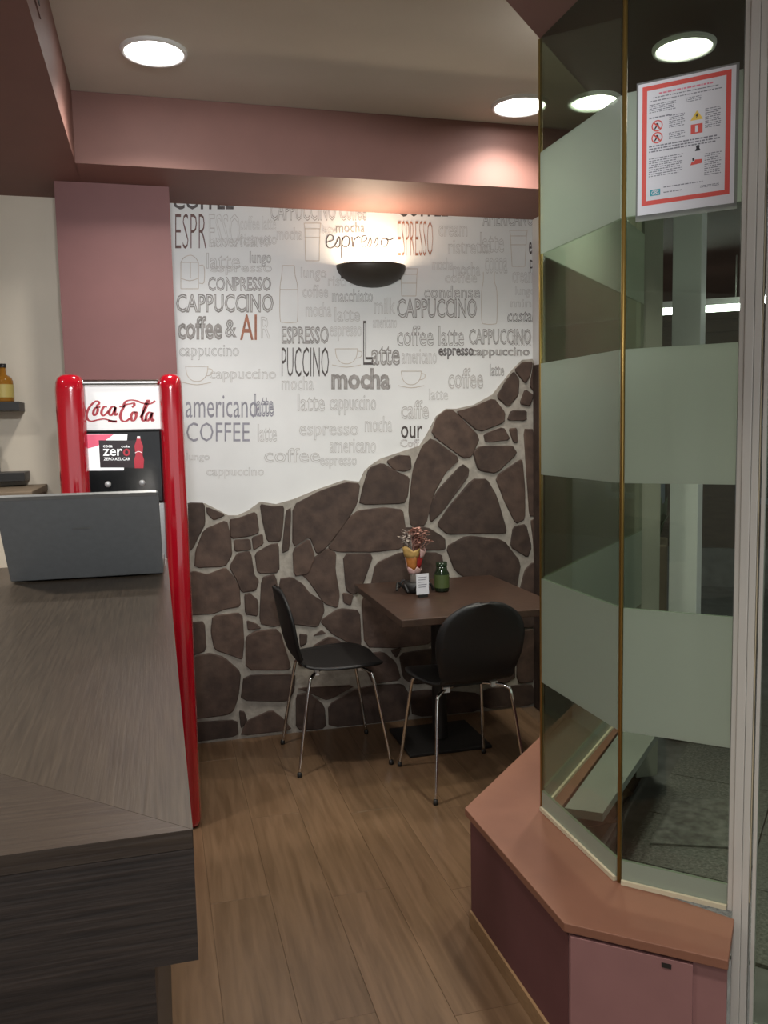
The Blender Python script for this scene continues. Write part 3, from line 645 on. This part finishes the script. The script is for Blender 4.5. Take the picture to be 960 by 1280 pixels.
MT['purple'] = mat('purple_label', (0.07, 0.04, 0.12), 0.5); MT['dkglass'] = mat('dark_bottle', (0.03, 0.03, 0.035), 0.08)
MT['paleglass'] = mat('pale_bottle', (0.45, 0.45, 0.52), 0.12)
def bottle(x, y, z, r, h, gm, lm, cm, label):
    t = thing('liquor_bottle', (x, y, z), label, 'bottle', 'bottles on the wall shelves')
    lathe('glass', [(0, 0.001), (r*0.95, 0.001), (r, 0.006), (r, h*0.55), (r*0.85, h*0.64), (r*0.36, h*0.72), (r*0.32, h*0.92), (0, h*0.92)], gm, t, n=20)
    lathe('label', [(r*1.012, h*0.12), (r*1.012, h*0.46)], lm, t, n=20)
    lathe('cap', [(r*0.4, h*0.90), (r*0.4, h*0.995), (0, h)], cm, t, n=16)
bottle(-0.625, YW-0.085, zsh1, 0.040, 0.165, 'whisky', 'yellowlab', 'blackmat', 'squat amber bottle with yellow label at the end of the upper shelf')
bottle(-0.73, YW-0.06, zsh1, 0.036, 0.33, 'dkglass', 'purple', 'blackmat', 'tall dark bottle with purple label behind the amber bottle')
bottle(-0.695, YW-0.08, zsh2, 0.035, 0.16, 'paleglass', 'paper', 'silver', 'pale clear bottle on the lower wall shelf')
bc = thing('back_cabinet', (-1.1, 3.75, 0), 'pale wood topped low cabinet under the wall shelves', 'cabinet')
zb = on_y(20, 614, 3.62).z
box('body', -1.8, -0.50, 3.62, YW-0.005, 0.08, zb-0.03, 'cream', bc); box('top', -1.82, -0.48, 3.58, YW-0.002, zb-0.03, zb, 'tan', bc, bevel=0.004); box('plinth', -1.78, -0.52, 3.66, YW-0.01, 0, 0.08, 'blackmat', bc)
for k in range(2):
    d = box('door', -1.79+k*0.65, -1.15+k*0.64, 3.60, 3.6195, 0.10, zb-0.04, 'cream', bc)

# ================================================================== CHAIRS
def make_chair(name, loc, rz, label):
    t = thing(name, loc, label, 'chair', 'black bentwood chairs with chrome legs', rz)
    prof = [(-0.268, 0.805), (-0.262, 0.790), (-0.250, 0.745), (-0.236, 0.68), (-0.222, 0.60), (-0.206, 0.53), (-0.180, 0.478), (-0.135, 0.452), (-0.06, 0.447), (0.03, 0.449), (0.11, 0.450), (0.165, 0.445), (0.205, 0.432)]
    hw = [0.030, 0.095, 0.160, 0.190, 0.190, 0.172, 0.158, 0.165, 0.192, 0.208, 0.205, 0.180, 0.115]
    pc = catmull([(a, b, c) for (a, b), c in zip(prof, hw)], 4)
    def grid(pp, nm):
        NU = 12; vs = []; fs = []
        for th in (0, 1):
            for i, p in enumerate(pp):
                tg = (pp[min(i+1, len(pp)-1)]-pp[max(i-1, 0)]); tn = Vector((-tg.y, tg.x)).normalized()   # normal in the y-z profile
                for k in range(NU+1):
                    u = -1+2*k/NU; cup = 0.018*u*u if p.y > 0.5 else 0.006*u*u
                    vs.append((p.z*u, p.x + (cup if p.y > 0.47 else 0) + tn.x*th*0.011, p.y + (0 if p.y > 0.47 else cup) + tn.y*th*0.011))
        n = len(pp)*(NU+1); W = NU+1
        for th in (0, 1):
            for i in range(len(pp)-1):
                for k in range(NU):
                    a = th*n+i*W+k; fs.append((a, a+1, a+W+1, a+W))
        for i in range(len(pp)-1):
            for k in (0, NU): a = i*W+k; fs.append((a, a+W, n+a+W, n+a))
        for k in range(NU):
            for i in (0, len(pp)-1): a = i*W+k; fs.append((a, a+1, n+a+1, n+a))
        return mesh(nm, vs, fs, 'chairblk', t, smooth=True)
    cut = 6*4+2
    grid(pc[:cut+1], 'backrest'); grid(pc[cut:], 'seat')
    box('seat_bracket', -0.085, 0.085, -0.08, 0.08, 0.425, 0.440, 'blackmat', t, world=False)
    for sx_ in (-1, 1):
        for sy_ in (-1, 1):
            pth = catmull([(0.05*sx_, 0.06*sy_, 0.428), (0.115*sx_, 0.105*sy_, 0.428), (0.152*sx_, 0.132*sy_, 0.418), (0.166*sx_, 0.145*sy_, 0.390), (0.185*sx_, 0.178*sy_, 0.20), (0.205*sx_, 0.208*sy_, 0.008)], 4)
            lg = tube('leg', pth, 0.0075, 'chrome', t, 8)
            lathe('foot_cap', [(0, 0.0), (0.010, 0.0), (0.011, 0.008), (0.009, 0.02), (0, 0.022)], 'blackmat', lg, c=(0.205*sx_, 0.208*sy_, 0), n=10)
            bk = box('clip', 0.108*sx_-0.014, 0.108*sx_+0.014, 0.10*sy_-0.010, 0.10*sy_+0.010, 0.417, 0.439, 'white', lg, world=False)
    return t
make_chair('side_chair', (0.735, 3.735, 0), math.radians(-88), 'black chair seen from the side against the stone wall')
make_chair('side_chair', (1.20, 3.312, 0), math.radians(4), 'black chair with its round back turned to the camera')

# ================================================================== TABLE
tb = thing('cafe_table', (1.25, 3.74, 0), 'small dark brown cafe table on a black pedestal by the stone wall', 'table')
box('tabletop', 0.895, 1.60, 3.13, 3.95, 0.718, 0.748, 'table', tb, bevel=0.003)
lathe('column', [(0.036, 0.02), (0.036, 0.70)], 'blackmat', tb, n=20)
box('top_plate', 1.10, 1.40, 3.60, 3.88, 0.70, 0.7175, 'blackmat', tb)
box('base_plate', 1.05, 1.45, 3.575, 3.94, 0.0, 0.016, 'blackmat', tb, bevel=0.004)
bpy.context.view_layer.update()
# on the table
MT['pinkfl'] = mat('dried_pink', (0.50, 0.26, 0.20), 0.8, var=0.5, scale=60); MT['greyfl'] = mat('dried_grey', (0.42, 0.36, 0.31), 0.8, var=0.5, scale=60)
MT['orange'] = mat('orange_paper', (0.55, 0.20, 0.04), 0.6, var=0.4, scale=30); MT['yellowp'] = mat('yellow_paper', (0.60, 0.38, 0.12), 0.6, var=0.2, scale=30)
MT['redp'] = mat('red_paper', (0.36, 0.02, 0.02), 0.6); MT['pinkp'] = mat('pink_paper', (0.52, 0.33, 0.30), 0.6)
MT['dkgreen'] = mat('dark_green_glass', (0.012, 0.022, 0.010), 0.12); MT['greenlab'] = mat('green_label', (0.06, 0.085, 0.022), 0.6)
fx, fy, TZ = 1.11, 3.66, 0.748
fl = thing('dried_flowers', (fx, fy, TZ), 'dried pink flowers in orange and red paper in a black pot on the table', 'flowers')
lathe('pot', [(0, 0.001), (0.040, 0.001), (0.052, 0.02), (0.050, 0.045), (0.042, 0.05), (0.0, 0.045)], 'blackmat', fl, n=20)
for k in range(7):
    a = k*0.9; r0 = 0.05
    tube('ribbon', catmull([(r0*math.cos(a), r0*math.sin(a), 0.02), (1.5*r0*math.cos(a+.2), 1.5*r0*math.sin(a+.2), 0.045), (1.7*r0*math.cos(a+.5), 1.7*r0*math.sin(a+.5), 0.012)], 4), 0.006, 'blackmat', fl, 6)
tube('stem_bundle', [(0, 0, 0.04), (0, 0, 0.16)], 0.020, 'greyfl', fl, 8)
def wrap(name, q0, q1, z0, z1, r0, r1, m, lift=0.0):
    vs = []; fs = []; n = 8
    for th in (0.0, 0.0025):
        for j in range(4):
            f = j/3; rr = r0+(r1-r0)*f
            for i in range(n):
                q = q0+(q1-q0)*i/(n-1); w_ = rr*(1+0.10*f*math.sin(6*q+2))+th
                vs.append((w_*math.sin(q), -w_*math.cos(q)*0.8, z0+(z1-z0)*f+f*0.010*math.sin(5*q)+lift*math.sin(q)*f))
    N = 4*n
    for th in (0, 1):
        for j in range(3):
            for i in range(n-1): k = th*N+j*n+i; fs.append((k, k+1, k+n+1, k+n))
    for i in range(n-1): fs.append((i, N+i, N+i+1, i+1)); k = 3*n+i; fs.append((k, k+1, N+k+1, N+k))
    for j in range(3):
        for i in (0, n-1): k = j*n+i; fs.append((k, k+n, N+k+n, N+k))
    return mesh(name, vs, fs, m, fl, smooth=True)
wrap('paper_wrap', -1.7, 0.15, 0.105, 0.175, 0.026, 0.040, 'orange'); wrap('paper_wrap', 0.2, 1.8, 0.112, 0.178, 0.028, 0.042, 'redp')
wrap('paper_wrap', -1.9, 0.35, 0.165, 0.200, 0.042, 0.052, 'yellowp', -0.012); wrap('paper_wrap', 0.45, 2.0, 0.160, 0.190, 0.044, 0.052, 'pinkp', 0.010)
wrap('paper_wrap', -1.5, 1.5, 0.088, 0.112, 0.026, 0.032, 'pinkp'); wrap('paper_wrap', 1.9, 4.4, 0.09, 0.185, 0.026, 0.044, 'pinkp')
rnd = random.Random(3)
for k in range(60):
    a = rnd.uniform(0, 6.28); e = rnd.uniform(0.15, 1.0); L = rnd.uniform(0.05, 0.11)
    base = Vector((rnd.uniform(-.02, .03), rnd.uniform(-.02, .02), 0.18))
    tip = base+Vector((math.cos(a)*e*0.062+0.006, math.sin(a)*e*0.05, L*(1.15-0.4*e)))
    vs, fs = tube_geo([base, (base+tip)/2+Vector((rnd.uniform(-.006, .006), 0, 0.004)), tip], 0.0015, 5)
    for j in range(6):                       # small curled petals round the tip
        b = len(vs); q = j*1.05+a; d = Vector((math.cos(q), math.sin(q), rnd.uniform(-.3, .7)))*rnd.uniform(.012, .022); s_ = Vector((-math.sin(q), math.cos(q), 0))*0.0075
        vs += [tip, tip+d*0.6+s_, tip+d, tip+d*0.6-s_]; fs.append((b, b+1, b+2, b+3))
    mesh('flower_sprig', vs, fs, 'pinkfl' if tip.x > -0.012 else 'greyfl', fl)
cdz = thing('menu_card', (fx+0.0, fy-0.125, TZ), 'small white printed card standing in front of the dried flowers', 'card', rz=0.1)
box('card', -0.030, 0.030, -0.001, 0.001, 0.012, 0.105, 'paper', cdz, world=False); box('stand', -0.02, 0.02, -0.012, 0.012, 0, 0.013, 'blackmat', cdz, world=False)
for k in range(5): box('print_line', -0.020, 0.020-0.006*(k % 3), -0.0016, -0.0011, 0.088-k*0.011, 0.091-k*0.011, 'ngrey', cdz, world=False)
gj = thing('green_jar', (fx+0.122, fy-0.03, TZ), 'dark green glass jar beside the white card', 'jar')
lathe('glass', [(0, 0.001), (0.030, 0.001), (0.034, 0.01), (0.034, 0.085), (0.026, 0.10), (0.024, 0.12), (0, 0.12)], 'dkgreen', gj, n=20)
lathe('label', [(0.0346, 0.02), (0.0346, 0.08)], 'greenlab', gj, n=20); lathe('lid', [(0.026, 0.118), (0.026, 0.135), (0, 0.136)], 'dkgreen', gj, n=20)

# ================================================================== WINDOW SILL CABINET AND GLASS SCREEN
A = (0.836, 2.281); B = (0.846, 1.664); Cc = (1.111, 1.440); D = (1.222, 1.566)
K1, K2, K3 = (1.05, 2.205), (1.055, 1.782), (1.240, 1.600)
far_c = (XR-0.004, XR-0.004+1.445)
cb = thing('sill_cabinet', (1.0, 1.9, 0), 'low angled plum cabinet with terracotta sill below the glass screen', 'cabinet')
prism('sill_top', [A, B, Cc, D, (1.10, 1.74), (1.10, 2.19), (XR-0.004, XR-0.004+DG-0.03), far_c], SILL-0.022, SILL, 'sill', cb, bevel=0.002)
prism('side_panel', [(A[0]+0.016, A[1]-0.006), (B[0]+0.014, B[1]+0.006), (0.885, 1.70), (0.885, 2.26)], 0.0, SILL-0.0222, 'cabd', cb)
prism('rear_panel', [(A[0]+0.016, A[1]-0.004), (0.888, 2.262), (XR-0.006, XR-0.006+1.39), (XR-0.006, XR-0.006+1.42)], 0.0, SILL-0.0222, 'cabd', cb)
g0 = lambda x_, c_: (x_, x_+c_)
prism('outer_ledge', [(1.12, 2.20), (1.21, 2.135), g0(XR-0.006, 0.93), g0(XR-0.006, 1.118)], SILL-0.03, SILL-0.004, 'ledge', cb)
d0 = Vector((B[0]+0.0145, B[1]+0.0055)); d1 = Vector((Cc[0]+0.008, Cc[1]+0.014)); dd = (d1-d0)
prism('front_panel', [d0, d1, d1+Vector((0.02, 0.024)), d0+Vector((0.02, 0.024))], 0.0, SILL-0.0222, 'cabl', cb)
nrm = Vector((dd.y, -dd.x)).normalized()
e0 = d0+dd*0.02+nrm*0.0005; e1 = d0+dd*0.80+nrm*0.0005
dr = prism('door', [e0, e1, e1+nrm*0.012, e0+nrm*0.012], 0.03, SILL-0.03, 'cabl', cb, bevel=0.001)
kq = d0+dd*0.64+nrm*0.0125
kh = prism('lock_plate', [kq-dd.normalized()*0.010, kq+dd.normalized()*0.010, kq+dd.normalized()*0.010+nrm*0.002, kq-dd.normalized()*0.010+nrm*0.002], SILL-0.050, SILL-0.040, 'blackmat', dr)
kh.location = (0, 0, 0)
prism('plinth_strip', [(A[0]+0.009, A[1]-0.004), (B[0]+0.005, B[1]+0.004), (B[0]+0.0135, B[1]+0.008), (A[0]+0.0155, A[1]-0.008)], 0, 0.05, 'base', cb)
BANDS = [(SILL+0.012, 0.43, 1), (0.43, 0.757, 0), (0.757, 1.06, 1), (1.06, 1.358, 0), (1.358, 1.668, 1), (1.668, 1.965, 0), (1.965, 2.235, 1), (2.235, ZS-0.002, 0)]
def pane(a, b, label, ext=False):
    a, b = Vector(a), Vector(b); c = (a+b)/2
    t = thing('glass_pane', (c.x, c.y, SILL), label, 'glass screen', 'panes of the glass screen')
    for (z0, z1, fr_) in BANDS:
        vbox('frosted_band' if fr_ else 'clear_glass', a, b, 0.008, z0, z1, 'frost' if fr_ else 'clear', t, world=True)
    vbox('bottom_bead', a, b, 0.022, SILL+0.0005, SILL+0.0115, 'silic', t, world=True)
    return t
p1 = pane((1.05, 2.198), (1.0545, 1.790), 'left banded glass pane of the screen, between the two brass strips')
p2 = pane((1.0595, 1.776), (1.2330, 1.6070), 'right banded glass pane behind the red bordered notice')
p0 = pane((1.060, 1.060+DG), (XR-0.006, XR-0.006+DG), 'banded glass pane running back to the wall behind the left pane')
for (x_, y_, lb) in ((1.050, 2.205, 'slim brass strip on the outer left edge of the glass screen'), (1.056, 1.782, 'brass strip joining the two front panes of the glass screen')):
    b_ = lathe('brass_strip', [(0, 0), (0.0055, 0), (0.0055, ZS-SILL-0.002), (0, ZS-SILL-0.002)], 'brass', None, n=12, label=lb, cat='brass strip', group='brass corner strips')
    b_.location = (x_, y_, SILL+0.0005)
# aluminium door post
u2 = Vector((0.7071, -0.7071)); n2 = Vector((-0.7071, -0.7071))
ps = Vector((1.2345, 1.6055))
dp = thing('door_post', (ps.x, ps.y, 0), 'pale grey aluminium door post right of the notice', 'door post')
def pp(a, b, lo, hi, name, z0=0.0, z1=ZS-0.002, m='alu'):
    P = [ps+u2*a+n2*lo, ps+u2*b+n2*lo, ps+u2*b+n2*hi, ps+u2*a+n2*hi]
    return prism(name, P, z0, z1, m, dp, bevel=0.0015)
pp(0.0, 0.011, -0.02, 0.010, 'glazing_bead', SILL+0.001); pp(0.0115, 0.030, -0.03, 0.016, 'inner_profile'); pp(0.0305, 0.045, -0.03, 0.013, 'outer_profile')
pp(0.0455, 0.048, -0.01, 0.009, 'door_gasket', 0.40, ZS-0.01, 'silic')
dr2 = thing('door_1', (1.45, 1.39, 0), None, None, kind='structure')
vbox('door_glass', ps+u2*0.060, ps+u2*0.95, 0.008, 0.10, 2.18, 'clear', dr2, world=True)
vbox('door_stile', ps+u2*0.052-n2*0.002, ps+u2*0.0595-n2*0.002, 0.03, 0.02, 2.2, 'alu', dr2, world=True)
vbox('door_rail', ps+u2*0.052, ps+u2*0.98, 0.03, 0.02, 0.098, 'alu', dr2, world=True); vbox('door_rail', ps+u2*0.052, ps+u2*0.98, 0.03, 2.182, 2.24, 'alu', dr2, world=True)
vbox('door_stile', ps+u2*0.952, ps+u2*1.0, 0.03, 0.1, 2.18, 'alu', dr2, world=True); vbox('transom', ps+u2*0.05, ps+u2*1.0, 0.04, 2.242, ZS-0.002, 'alu', dr2, world=True)

# notice on the right pane
nt_ = thing('safety_notice', (1.148, 1.690, 1.96), 'white notice sheet with red border and warning signs taped to the glass', 'notice')
un = Vector((1.2330-1.0595, 1.6070-1.776)).normalized(); nn_ = Vector((un.y, -un.x)); nn_ = nn_ if nn_.y < 0 else -nn_
NO = Vector((1.0595, 1.776))+un*0.0250; NW, NH, NZ = 0.203, 0.283, 1.963
def npt(u, v, off): q = NO+un*(u*NW)+nn_*(0.0046+off); return Vector((q.x, q.y, NZ+NH*(1-v)-0.028*u*0)) 
def npoly(name, pts, m, off, par=nt_):
    return mesh(name, [npt(u, v_, off) for u, v_ in pts], [tuple(range(len(pts)))], m, par, world=True)
def nmulti(name, quads, m, off):
    vs = []; fs = []
    for q in quads:
        b = len(vs); vs += [npt(u, v_, off) for u, v_ in q]; fs.append(tuple(range(b, b+len(q))))
    return mesh(name, vs, fs, m, nt_, world=True, kind='stuff' if name.startswith('printed') else None)
def rect(u0, v0, u1, v1): return [(u0, v0), (u1, v0), (u1, v1), (u0, v1)]
def slab(name, u0, v0, u1, v1, m, o0, o1):
    vs = [npt(u, v_, o) for o in (o0, o1) for u, v_ in rect(u0, v0, u1, v1)]
    mesh(name, vs, [(3, 2, 1, 0), (4, 5, 6, 7), (0, 1, 5, 4), (1, 2, 6, 5), (2, 3, 7, 6), (3, 0, 4, 7)], m, nt_, world=True)
slab('plastic_sleeve', -0.02, -0.015, 1.03, 1.045, 'sleeve', 0.0, 0.0004)
slab('sheet', 0, 0, 1, 1, 'paper', 0.0006, 0.0012)
bo = 0.0015
nmulti('red_border', [rect(.045, .025, .955, .06), rect(.045, .895, .955, .93), rect(.045, .06, .095, .895), rect(.905, .06, .955, .895)], 'nred', bo)
r2 = random.Random(5)
def lines(u0, u1, v0, v1, n, th=0.35):
    out = []; h = (v1-v0)/n
    for k in range(n):
        u = u0; vv = v0+k*h
        end = u1-(r2.random()*0.25*(u1-u0) if k % 3 == 2 else r2.random()*0.05*(u1-u0))
        while u < end-0.006:
            wd = r2.uniform(0.012, 0.045); e = min(u+wd, end); out.append(rect(u, vv+h*(1-th)/2, e, vv+h*(1+th)/2)); u = e+0.008
    return out
nmulti('printed_title', lines(.22, .80, .085, .103, 1, .7), 'npink', bo)
nmulti('printed_text', lines(.16, .86, .113, .127, 1, .5)+lines(.13, .90, .137, .152, 1, .5)+lines(.12, .40, .165, .235, 5, .42)+lines(.50, .66, .165, .205, 3, .4)
       + lines(.12, .36, .262, .278, 1, .6)+lines(.33, .50, .27, .37, 7, .4)+lines(.70, .86, .27, .42, 10, .4)+lines(.33, .50, .40, .455, 4, .4)
       + lines(.12, .86, .475, .535, 3, .5)+lines(.12, .48, .57, .72, 9, .4)+lines(.70, .87, .60, .77, 11, .4)+lines(.28, .70, .80, .815, 1, .5)+lines(.28, .48, .84, .855, 1, .5)+lines(.66, .86, .835, .855, 2, .5), 'ngrey', bo)
def ring(cu, cv, r, th, n=24):
    q = []; ar = NW/NH
    for k in range(n):
        a, b = 2*math.pi*k/n, 2*math.pi*(k+1)/n
        q.append([(cu+r*math.cos(a), cv+r*ar*math.sin(a)), (cu+r*math.cos(b), cv+r*ar*math.sin(b)), (cu+(r-th)*math.cos(b), cv+(r-th)*ar*math.sin(b)), (cu+(r-th)*math.cos(a), cv+(r-th)*ar*math.sin(a))])
    return q
for cv in (.335, .425):
    npoly('sign_figure', [(.195, cv-.022), (.215, cv-.02), (.225, cv+.005), (.24, cv+.025), (.222, cv+.025), (.205, cv+.005), (.185, cv+.025), (.17, cv+.024), (.19, cv)], 'nblack', bo)
    nmulti('prohibition_sign', ring(.205, cv, .06, .012)+[[(.16, cv-.026), (.17, cv-.034), (.25, cv+.026), (.24, cv+.034)]], 'nred', bo+.0003)
npoly('warning_sign', [(.615, .275), (.68, .345), (.55, .345)], 'nyel', bo); npoly('sign_bolt', [(.62, .295), (.625, .315), (.61, .335), (.612, .318), (.602, .318)], 'nblack', bo+.0003)
nmulti('red_sign', [rect(.555, .375, .60, .445), rect(.63, .375, .675, .445), rect(.60, .375, .63, .385), rect(.60, .435, .63, .445)], 'nred', bo)
npoly('sign_figure', [(.615, .535), (.635, .53), (.65, .54), (.645, .555), (.66, .575), (.60, .575), (.615, .555), (.61, .542)], 'nblack', bo)
npoly('red_sign', [(.555, .675), (.57, .65), (.585, .655), (.60, .645), (.60, .637), (.675, .640), (.672, .67), (.60, .674)], 'nred', bo); npoly('sign_figure', [(.575, .625), (.592, .62), (.595, .642), (.578, .648)], 'nblack', bo+.0003)
npoly('teal_badge', rect(.135, .815, .245, .862), 'nteal', bo)
vs, fs = text_geo('GBS', 0, 0, 0.02)
mesh('lettering', [npt(.15+.08*u, .855-.032*v_, bo+.0004) for u, v_, q in vs], fs, 'paper', nt_, world=True)

# ================================================================== OUTSIDE, SEEN THROUGH THE GLASS
pv = thing('floor_outside', (1.6, 2.2, 0), None, None, kind='structure')
prism('paving', [(1.10, 2.19), (1.10, 1.80), (1.30, 1.58), (3.2, -3.0), (9.5, -3.0), (9.5, 11.5), (XR+0.1, 11.5), (XR+0.1, XR+0.1+DG)], -0.06, 0.0, 'street', pv)
gd = Vector((0.7071, 0.7071))
for i in range(6):                     # granite slabs right behind the glass
    for j in range(5):
        o_ = Vector((1.20, 2.20))+gd*(i*0.40)+u2*(j*0.40)
        prism('paving_slab', [o_, o_+gd*0.394, o_+gd*0.394+u2*0.394, o_+u2*0.394], 0.0, 0.012, 'pave', pv)
col = thing('white_column', (2.36, 3.42, 0), 'white square column outside behind the glass screen', 'column')
cdir = u2
def colp(name, hw_, z0, z1, m):
    c = Vector((2.36, 3.42)); return prism(name, [c-u2*hw_-gd*hw_, c+u2*hw_-gd*hw_, c+u2*hw_+gd*hw_, c-u2*hw_+gd*hw_], z0, z1, m, col, bevel=0.004)
colp('shaft', 0.062, 0.08, 2.45, 'colwhite'); colp('base', 0.075, 0.012, 0.08, 'alu'); colp('capital', 0.075, 2.45, ZS-0.002, 'alu')
P = [on_z(*q, 0.0125) for q in ((840, 1000), (925, 1000), (930, 1062), (812, 1056))]
prism('reflection_patch', [(q.x, q.y) for q in P], 0.0125, 0.02, 'palerefl', None, label='pale patch standing in for a reflection behind the right pane', cat='reflection patch')  # flat pale piece on the paving imitates a reflection in the glass
# building across the passage
fd = Vector((math.sin(math.radians(34)), math.cos(math.radians(34)))); fs_ = Vector((fd.y, -fd.x)); fc = fd*8.2
fb = thing('shop_front', (fc.x, fc.y, 0), 'dark brown boarded shopfront across the passage', 'building')
def fbx(name, a, b, z0, z1, d0_, d1_, m, par=fb):
    P = [fc+fs_*a-fd*d0_, fc+fs_*b-fd*d0_, fc+fs_*b-fd*d1_, fc+fs_*a-fd*d1_]
    return prism(name, P, z0, z1, m, par, world=True)
fbx('wall', -2.6, 3.2, 0, 2.5, -0.2, 0, 'boards')
for k in range(8): fbx('board', -2.6, 3.2, 1.62+k*0.11, 1.72+k*0.11, 0.0005, 0.02, 'boards')
for (a, b) in ((-1.9, -0.9), (-0.7, -0.1), (0.5, 1.1), (1.3, 2.3)):
    wn = fbx('window', a, b, 0.75, 1.5, 0.0005, 0.03, 'bluegrey'); q = fbx('pane', a+0.06, b-0.06, 0.81, 1.44, 0.031, 0.036, 'black', wn); q.location = (0, 0, 0)
fbx('plinth', -2.6, 3.2, 0, 0.35, 0.0005, 0.05, 'street')
def plain(name, a, b, dist, z0, z1, th, m, label, cat):
    c = fd*dist; P = [c+fs_*a, c+fs_*b, c+fs_*b+fd*th, c+fs_*a+fd*th]
    return prism(name, P, z0, z1, m, None, bevel=0.01, label=label, cat=cat)
lw = thing('planter', (fd.x*5.6, fd.y*5.6, 0), 'tan planter box with dark green leaves across the passage', 'planter')
c = fd*5.6
prism('box', [c-fs_*1.2, c-fs_*0.05, c-fs_*0.05+fd*0.4, c-fs_*1.2+fd*0.4], 0, 0.72, 'tan', lw, bevel=0.01)
rl = random.Random(9)
for k in range(60):
    q = c-fs_*rl.uniform(0.1, 1.15)+fd*rl.uniform(0.05, 0.35); z = 0.72; L = rl.uniform(0.12, 0.32); a = rl.uniform(0, 6.28)
    d = Vector((math.cos(a), math.sin(a), 0))*L*0.4; s_ = Vector((-math.sin(a), math.cos(a), 0))*0.03; b0 = Vector((q.x, q.y, z-0.01)); tp = b0+d+Vector((0, 0, L)); md = b0+d*0.4+Vector((0, 0, L*0.6))
    mesh('leaf', [b0, md+s_, tp, md-s_, md+Vector((0, 0, 0.008))], [(0, 1, 4), (1, 2, 4), (2, 3, 4), (3, 0, 4)], 'leaf', lw, world=True)
for i, (a, dist, L, lb) in enumerate(((0.0, 5.9, 0.85, 'long lit tube lamp over the passage behind the white column'), (0.62, 5.6, 0.4, 'short lit tube lamp over the passage by the door post'), (-1.05, 5.8, 0.6, 'lit tube lamp over the passage behind the left pane'))):
    c = fd*dist+fs_*a
    t = thing('tube_lamp', (c.x, c.y, ZS), lb, 'ceiling light', 'tube lamps over the passage')
    P = [c-fs_*L/2, c+fs_*L/2, c+fs_*L/2+fd*0.1, c-fs_*L/2+fd*0.1]
    prism('housing', P, ZS-0.30, ZS-0.26, 'white', t, world=True); P = [c-fs_*(L/2-.02)+fd*.02, c+fs_*(L/2-.02)+fd*.02, c+fs_*(L/2-.02)+fd*0.08, c-fs_*(L/2-.02)+fd*.08]
    prism('tube', P, ZS-0.335, ZS-0.3005, 'tube', t, world=True)
    for s_ in (-0.4, 0.4): tube('hanger', [(c.x+fs_.x*L*s_, c.y+fs_.y*L*s_, ZS-0.261), (c.x+fs_.x*L*s_, c.y+fs_.y*L*s_, ZS-0.001)], 0.004, 'alu', t, 6, world=True)
